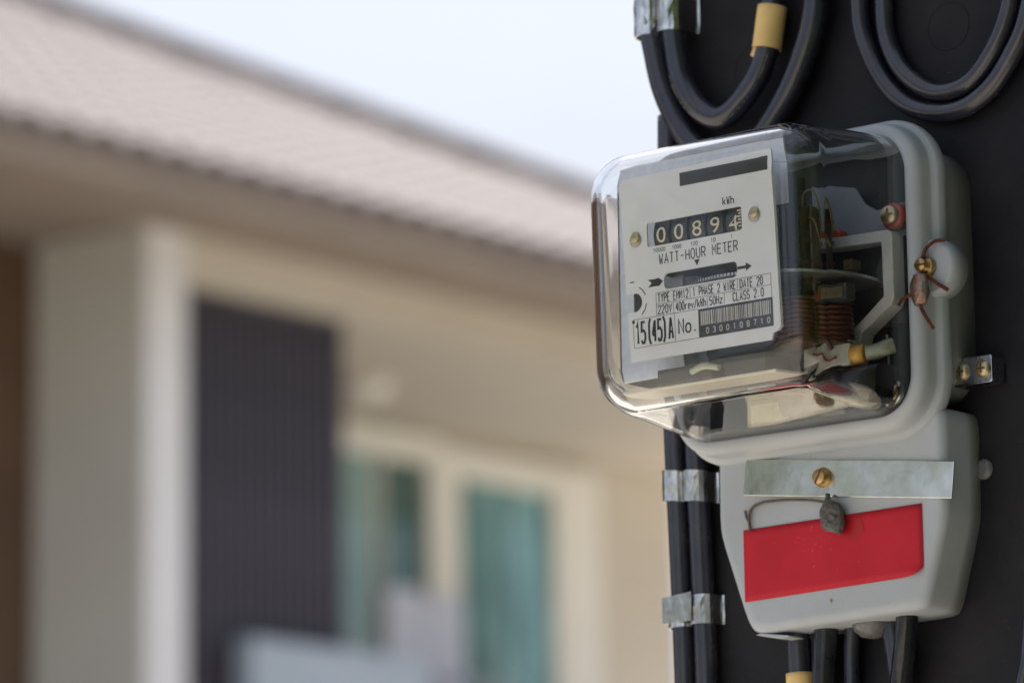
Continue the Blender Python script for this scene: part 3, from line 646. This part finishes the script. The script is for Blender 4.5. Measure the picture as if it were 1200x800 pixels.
# grey upper plate with red washers and brass screw
mb = MB(); mb.prism([(14,12),(64,12),(64,29),(46,27),(40,31),(34,40),(14,44)], -38, -36); up = mb.build('upper_plate', 'plate_dull', mt_, .0005)
for x, z, R_ in ((58.5, 21.5, 6.6), (26, 17, 3.2)):
    mb = MB(); mb.lathe((x,-38,z),(0,-1,0),[(0,R_),(4.5,R_),(6,R_*.86),(6.2,R_*.6)],24); wa = mb.build('insulating_washer', 'red_washer', up)
    if R_ > 5:
        mb = MB(); mb.lathe((x,-44,z),(0,-1,0),[(0,4.6),(2.6,4.6),(3.3,4.0),(3.5,.3)],20); mb.box((x-3,-47.7,z-.5),(x+3,-47.2,z+.5)); mb.box((x-.5,-47.72,z-3),(x+.5,-47.22,z+3)); mb.build('brass_screw', 'brass_pale', wa)
# cast frame with window, open towards the right
fo = [(12,14.5),(60,13.5),(62.5,11.5),(62.5,-19.5),(61,-22.5),(44,-34),(40,-48),(30,-48),(22,-33),(18,-46),(12,-46)]
fi = [(12.6,9.2),(56.2,8.4),(56.6,-18),(33,-36),(29,-36),(22,-20),(12.6,-20)]
holed_plate(fo[::-1], [fi], -50, -40, lambda z: 0).build('cast_frame', 'frame_cast', mt_, .0006)
mb = MB(); mb.box((12,-39,-30),(62,-34,12)); mb.build('frame_back', 'interior_dark', mt_)
mb = MB(); mb.box((36,-52,-3),(41,-45,2)); mb.build('terminal_tab', 'brass_pale', mt_)
# copper windings
def coil(c, axis_len, r, turns, mt2='copper'):
    mb = MB(); mb.lathe((c[0]-axis_len/2, c[1], c[2]), (1,0,0), [(0,r+1.4),(1.2,r+1.4),(1.21,r-.6),(axis_len-1.2,r-.6),(axis_len-1.19,r+1.4),(axis_len,r+1.4)], 24, False)
    o_ = mb.build('coil', 'coil_dark', mt_); mb = MB(); st = axis_len/(turns+1)
    for k in range(turns):
        x = c[0]-axis_len/2 + st*(k+1); n_ = 20
        mb.loft([[(x + st*.42*cos(2*pi*i/6), c[1] + (r+st*.3*sin(2*pi*i/6))*cos(2*pi*j/n_), c[2] + (r+st*.3*sin(2*pi*i/6))*sin(2*pi*j/n_)) for j in range(n_)] for i in range(7)], False, False)
    mb.build('winding', mt2, o_)
def coil_v(c, h_, r, turns):
    mb = MB(); mb.lathe((c[0], c[1], c[2]-h_/2), (0,0,1), [(0,r+1.2),(1,r+1.2),(1.01,r-.5),(h_-1,r-.5),(h_-.99,r+1.2),(h_,r+1.2)], 24, False)
    o_ = mb.build('coil', 'coil_dark', mt_); mb = MB(); st = h_/(turns+1)
    for k in range(turns):
        z = c[2]-h_/2 + st*(k+1); n_ = 24
        mb.loft([[(c[0] + (r+st*.3*sin(2*pi*i/6))*cos(2*pi*j/n_), c[1] + (r+st*.3*sin(2*pi*i/6))*sin(2*pi*j/n_), z + st*.42*cos(2*pi*i/6)) for j in range(n_)] for i in range(7)], False, False)
    mb.build('winding', 'copper', o_)
coil_v((33, -86, -33), 22, 9.5, 9); coil_v((34, -62, -31), 20, 11, 7); coil((20, -70, -22), 24, 8, 8)
mb = MB(); mb.box((24,-74,-22),(52,-66,-14)); cr_ = mb.build('core', 'interior_dark', mt_, .0008)
mb = MB(); mb.box((26,-74.6,-21),(34,-74.0,-16)); mb.box((42,-74.6,-21),(50,-74.0,-16)); mb.build('core_label', 'brass_pale', cr_)
mb = MB(); mb.box((36,-75.0,-21.5),(41,-74.1,-15.5)); mb.build('core_label', 'red_washer', cr_)
mb = MB(); mb.box((31,-80,-18),(40,-66,24)); ab = mb.build('wrapped_core', 'varnish_brown', mt_, .0012)
for k in range(4): mb = MB(); mb.box((30.6,-80.4,-14+k*10),(40.4,-65.6,-12+k*10)); mb.build('tape_band', 'copper' if k == 3 else 'coil_dark', ab)
mb = MB(); mb.tube([(32,-78,23),(35,-80,30),(40,-76,31),(41,-70,24),(40,-66,12)], .6, 6); mb.tube([(34,-79,18),(42,-80,16),(44,-74,4)], .6, 6); mb.build('lead_wire', 'sleeve_green', mt_)
mb = MB(); mb.box((18,-37,-26),(46,-33.8,6)); mb.build('brown_board', 'varnish_brown', mt_)
# white holder, yellow sleeve, clear tube, red wire
mb = MB(); mb.prism([(20,-38),(24,-32),(28,-40),(30,-42),(46,-39),(46,-51),(22,-51)], -64, -54); mb.build('wire_holder', 'white_plastic', mt_, .0008)
mb = MB(); mb.tube([(45,-60,-46),(52,-59,-46)], 4.6, 14); mb.build('sleeve', 'sleeve_yellow', mt_)
mb = MB(); mb.tube([(52,-59,-46),(56,-57,-45.5),(60,-55,-44),(62.5,-52,-42.5)], 3.8, 12); mb.build('clear_tube', 'tube_clear', mt_)
mb = MB(); mb.tube([(28,-65,-45),(33,-65,-46.5),(40,-64.6,-47)], .55, 6); mb.tube([(8,-70,-57),(24,-66,-60),(40,-60,-64)], .9, 6); mb.build('red_wire', 'red_wire', mt_)
mb = MB(); mb.loft([[(x, y, z) for y, z in rrect(-52, -60, 14, 8, 5, 4)] for x in (8, 62)]); mb.build('terminal_block', 'bakelite', mt_)
mb = MB(); mb.lathe((60,-46,-64),(0,-1,0),[(0,6),(2.4,6),(3,5.2),(3.1,.3)],22); st_ = mb.build('terminal_ring', 'steel', mt_)
mb = MB(); mb.lathe((60,-49,-64),(0,-1,0),[(0,4.2),(1.6,4.2),(2.2,3.4),(2.3,.3)],20); mb.box((57.5,-51.6,-64.5),(62.5,-51.1,-63.5)); mb.build('brass_screw', 'brass_pale', st_)
mb = MB(); mb.tube([(56,-47,-36),(56.4,-47,-46),(56.4,-47,-52)], .55, 6); mb.tube([(48,-50,-58),(60,-47,-54)], .5, 6); mb.build('jumper_wire', 'steel', mt_)
# cream strip with raised letters at the bottom of the housing
mb = MB(); mb.box((-14,-58,-71),(40,-56.5,-60)); cs = mb.build('cream_strip', 'white_plastic', mt_)
q = MB(); put_text(q, '2VV', 0, -69, 7, lambda z: -58.2, .8, -.01, 'LEFT', 1.1, (0, 26)); q.build('lettering', 'frame_cast', cs)

# ear with slotted brass screw on the flange
mb = MB(); pr = [(x, z) for x, z in [(70,-20)] + [(76.5 + 13*cos(radians(a_)), -4.5 + 14*sin(radians(a_))) for a_ in range(-90, 91, 12)] + [(70, 11)]]
mb.loft([[(x + (76-x)*e*.12, y, z + (-4.5-z)*e*.12) for x, z in pr] for y, e in ((-24,0),(-33,0),(-35.5,.4),(-36.6,1.2))]); mb.build('ear', 'grey_plastic', mt_)
mb = MB(); mb.lathe((75.5,-36,-4.5),(0,-1,0),[(0,4.6),(4.0,4.6),(4.4,4.0),(4.45,3.2),(8.0,3.2),(8.5,2.8),(8.6,.3)],22); sc_ = mb.build('ear_screw', 'brass', mt_)
mb = MB(); mb.box((72.6,-44.75,-4.9),(78.4,-44.3,-4.2)); mb.build('slot', 'coil_dark', sc_)
# moulded oval mark on the base side
mb = MB(); n_ = 28
mb.loft([[(75.6 + dx, -14.5 + r_*.82*cos(2*pi*j/n_), -29 + r_*sin(2*pi*j/n_)) for j in range(n_)] for r_, dx in ((7.2,-.2),(7.0,.35),(6.4,.35),(6.2,-.2))], False, False)
mb.tube([(75.7,-17,-31.5),(75.8,-14.5,-26),(75.8,-12,-31)], .45, 6); mb.tube([(75.7,-14.5,-25),(75.7,-14.5,-33)], .4, 6); mb.build('oval_mark', 'base_plastic', base)
# zinc lug with two cross head screws
mb = MB(); mb.prism(rrect(82, -51.5, 11.2, 6.6, 1.2, 4), -12.4, -11); mb.prism([(71,-58.1),(92.5,-58.1),(92.5,-57),(71,-57)], -12.4, -2); mb.box((92.2,-12.4,-57),(93.2,-1,-46)); lg = mb.build('mounting_lug', 'zinc', mt_, .0004)
for x in (76.5, 88.5):
    mb = MB(); z = -51.5; mb.lathe((x,-12.3,z),(0,-1,0),[(0,4.3),(.8,4.3),(1.9,3.5),(2.5,2.2),(2.6,.3)],20); s_ = mb.build('lug_screw', 'brass_pale', lg)
    mb = MB(); mb.box((x-2.3,-14.98,z-.45),(x+2.3,-14.6,z+.45)); mb.box((x-.45,-14.99,z-2.3),(x+.45,-14.61,z+2.3)); mb.build('cross_slot', 'coil_dark', s_)

# terminal cover
def tc_poly(ins, r=5):
    P_ = [(-56,-69),(-56.5,-116),(-41,-162),(-36,-167.5),(60,-164.5),(64,-161),(76,-121),(76.5,-69)]
    cx, cz = 9, -116
    out = []
    for x, z in P_: out.append((x + (ins if x < cx else -ins), z + (ins if z < -140 else 0)))
    # soften the corners by subdividing with chaikin
    for _ in range(2):
        q = []
        for i in range(len(out)):
            a_, b2 = Vector(out[i]), Vector(out[(i+1) % len(out)])
            L = (b2-a_).length; t_ = min(.25, 4/max(L, .1)); q += [tuple(a_.lerp(b2, t_)), tuple(a_.lerp(b2, 1-t_))]
        out = q
    return out
mb = MB(); rings = []
for y, ins in ((-.5,-.8),(-10,-.4),(-25,0)): rings.append(yring(tc_poly(ins), y))
for i in range(1, 8):
    a_ = radians(90*i/7); rings.append(yring(tc_poly(5*(1-cos(a_))), -25 - 5*sin(a_)))
rings.append(yring(tc_poly(6), -30)); rings.append(yring(tc_poly(12), -30))
mb.loft(rings, True, True); tcv = mb.build('terminal_cover', 'grey_plastic', mt_)
mb = MB(); mb.prism([(-37,-167.4),(-33,-168.4),(-22,-170.6),(-17,-170),(-18,-169.2),(-34,-166.8)], -27, -4); mb.build('cover_lip', 'grey_plastic', tcv, .0004)
def tilted(cx, cz, w_, h_, ang): 
    c_, s2 = cos(ang), sin(ang); return [(cx + x*c_ - z*s2, cz + x*s2 + z*c_) for x, z in ((-w_/2,-h_/2),(w_/2,-h_/2),(w_/2,h_/2),(-w_/2,h_/2))]
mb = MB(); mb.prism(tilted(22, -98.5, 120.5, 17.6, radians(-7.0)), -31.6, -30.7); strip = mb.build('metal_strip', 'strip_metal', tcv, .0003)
mb = MB(); mb.lathe((8.5,-31.4,-96.5),(0,-1,0),[(0,4.9),(1.0,4.9),(1.01,3.7),(4.4,3.7),(4.9,3.2),(5,.3)],22); ss = mb.build('strip_screw', 'brass', strip)
mb = MB(); mb.prism(tilted(8.5,-96.5,7.2,.9,radians(62)), -36.5, -36.0); mb.build('slot', 'coil_dark', ss)
# red sticker, its lower right corner lifting
mb = MB(); NX, NZ = 24, 10; q = {}
for i in range(NX+1):
    for j in range(NZ+1):
        u, v = i/NX, j/NZ; x = -40.2 + 103.4*u + .6*v*0; z = (-116.6 + 1.8*u)*(1-v) + (-151.6 + 3.2*u)*v
        d = max(0, u + v - 1.86)*8; lift = 2.4*d*d + .04*sin(u*9)*sin(v*5); q[i, j] = mb.bm.verts.new(P(x - lift*.5, -30.35 - lift, z + lift*.3))
for i in range(NX):
    for j in range(NZ):
        f = mb.bm.faces.new((q[i,j], q[i+1,j], q[i+1,j+1], q[i,j+1])); f.smooth = True
sk = mb.build('red_sticker', 'sticker_red', tcv); so_ = sk.modifiers.new('thickness', 'SOLIDIFY'); so_.thickness = .00018; so_.offset = 1
mb = MB(); rnd = random.Random(2)
for cx, cz, n_, sx in ((-6,-125,12,7),(2,-130,8,6),(-12,-136,4,9),(30,-140,5,18)):
    for _ in range(n_):
        x, z = cx + rnd.gauss(0, sx), cz + rnd.gauss(0, 3); a_ = rnd.uniform(-1.3, 1.3); L = rnd.uniform(.5, 2.6); wd = rnd.uniform(.07, .2); dx, dz = cos(a_)*L/2, sin(a_)*L/2
        if not (-38 < x < 60): continue
        mb.quad([(x-dx,-30.75,z-dz),(x+wd,-30.75,z-wd),(x+dx,-30.75,z+dz),(x-wd,-30.75,z+wd)])
q_ = []
rs = random.Random(8)
for i in range(26):
    a_ = 2*pi*i/26; q_.append((24.5 + (6.2 + rs.uniform(-1.2,1.2))*cos(a_), -30.72, -122.6 + (5.0 + rs.uniform(-.9,.9))*sin(a_)))
st2 = MB(); st2.quad(q_); st2.build('dark_patch', 'patch_red', sk)  # darker, glossier irregular red patch on the sticker
mb.build('scuffs', 'scuff', sk)['kind'] = 'stuff'
# dirt dots on the cover
mb = MB(); rnd = random.Random(9)
for _ in range(60):
    x, z = rnd.uniform(-38, 62), rnd.choice((rnd.uniform(-162,-153), rnd.uniform(-113,-108), rnd.uniform(-88,-84))); r_ = rnd.uniform(.1, .28)
    mb.quad([(x-r_,-30.15,z),(x,-30.15,z-r_),(x+r_,-30.15,z),(x,-30.15,z+r_)])
mb.quad([(9,-30.2,-155),(10.2,-30.2,-157),(11,-30.2,-155.4),(10,-30.2,-154.4)]); mb.build('dirt_specks', 'dirt', tcv)['kind'] = 'stuff'
mb = MB(); mb.lathe((20,-10,-163),(0.1,0,-1),[(0,11),(5,10),(8.5,6.5),(10,1)],16); mb.build('clear_plug', 'film_clear', tcv)

# ------------------------------------------------------------------ seals and the board screw
s1 = thing('wire_seal', 'rusty twisted wire seal with a small lead slug hanging on the brass ear screw', 'seal', tuple(P(76, -46, -38)), 'meter seals')
mb = MB(); twisted(mb, [(85,-37,7),(81,-38.5,7),(77.5,-40.5,4),(76,-41.5,0),(76,-42.5,-5)], .5, 2.3); twisted(mb, [(75,-42,-8),(79,-41,-11),(83,-39,-14.5),(86.5,-37.5,-17)], .55, 2.3)
twisted(mb, [(76,-46,-17),(72,-47,-18.5),(68,-48,-20.5),(64,-48.5,-23)], .5, 2.3); twisted(mb, [(76,-46,-22),(77.5,-46,-27),(80,-45,-32),(82,-44,-36)], .5, 2.3); mb.build('twisted_wire', 'rust_wire', s1)
mb = MB(); rings = []
for k in range(9):
    t_ = k/8; z = -9.5 - 14.5*t_; r_ = 4.9*math.sin(pi*(.12+.76*t_))**.5
    rings.append([(76.0 + r_*cos(2*pi*j/14)*(1 + .1*math.sin(3*j+k)), -45.5 + r_*.7*sin(2*pi*j/14), z) for j in range(14)])
mb.loft(rings); mb.build('lead_slug', 'lead_rusty', s1)
s2 = thing('lead_seal', 'grey crushed lead seal on a thin twisted wire over the red sticker', 'seal', tuple(P(14, -34, -122)), 'meter seals')
mb = MB(); rings = []
for k in range(8):
    t_ = k/7; z = -108.5 - 15.5*t_; r_ = (3.4, 5.0, 5.9, 6.2, 6.3, 6.2, 5.7, 4.4)[k]; rn = random.Random(k)
    rings.append([(14.5 + t_*1.2 + r_*1.05*cos(2*pi*j/12) + rn.uniform(-.5,.5), -34.6 + r_*.68*sin(2*pi*j/12) + rn.uniform(-.4,.4), z + rn.uniform(-.3,.3) - (1.3*cos(2*pi*j/12) if k in (0,7) else 0)) for j in range(12)])
mb.loft(rings, smooth=False); sg = mb.build('lead_slug', 'lead', s2, .0008)
mb = MB(); mb.tube([(13,-34,-109),(12.8,-34.5,-106.6),(13.2,-35,-105.4)], 1.2, 8); mb.build('slug_tip', 'lead', s2)
mb = MB(); twisted(mb, [(-35.5,-31.2,-117),(-36,-31.5,-111),(-33.8,-31.8,-106.6),(-28,-32,-104.6),(-18,-32.2,-104.6),(-6,-32.6,-105.6),(4,-33,-107.2),(13,-33.8,-109.5)], .42, 2.4, 30)
twisted(mb, [(-36,-31.4,-113),(-37.2,-31.8,-110.5),(-37.6,-32,-107.5)], .42, 2.4, 24); mb.build('twisted_wire', 'seal_wire', s2)
mb = MB(); mb.lathe((79.5,-.2,-97),(0,-1,0),[(0,5.0),(1.2,5.0),(2.4,4.0),(2.9,2.6),(3,.3)],22); sw = mb.build('board_screw', 'film_clear')
tag(sw, 'round grey screw head in the board right of the terminal cover', 'screw')
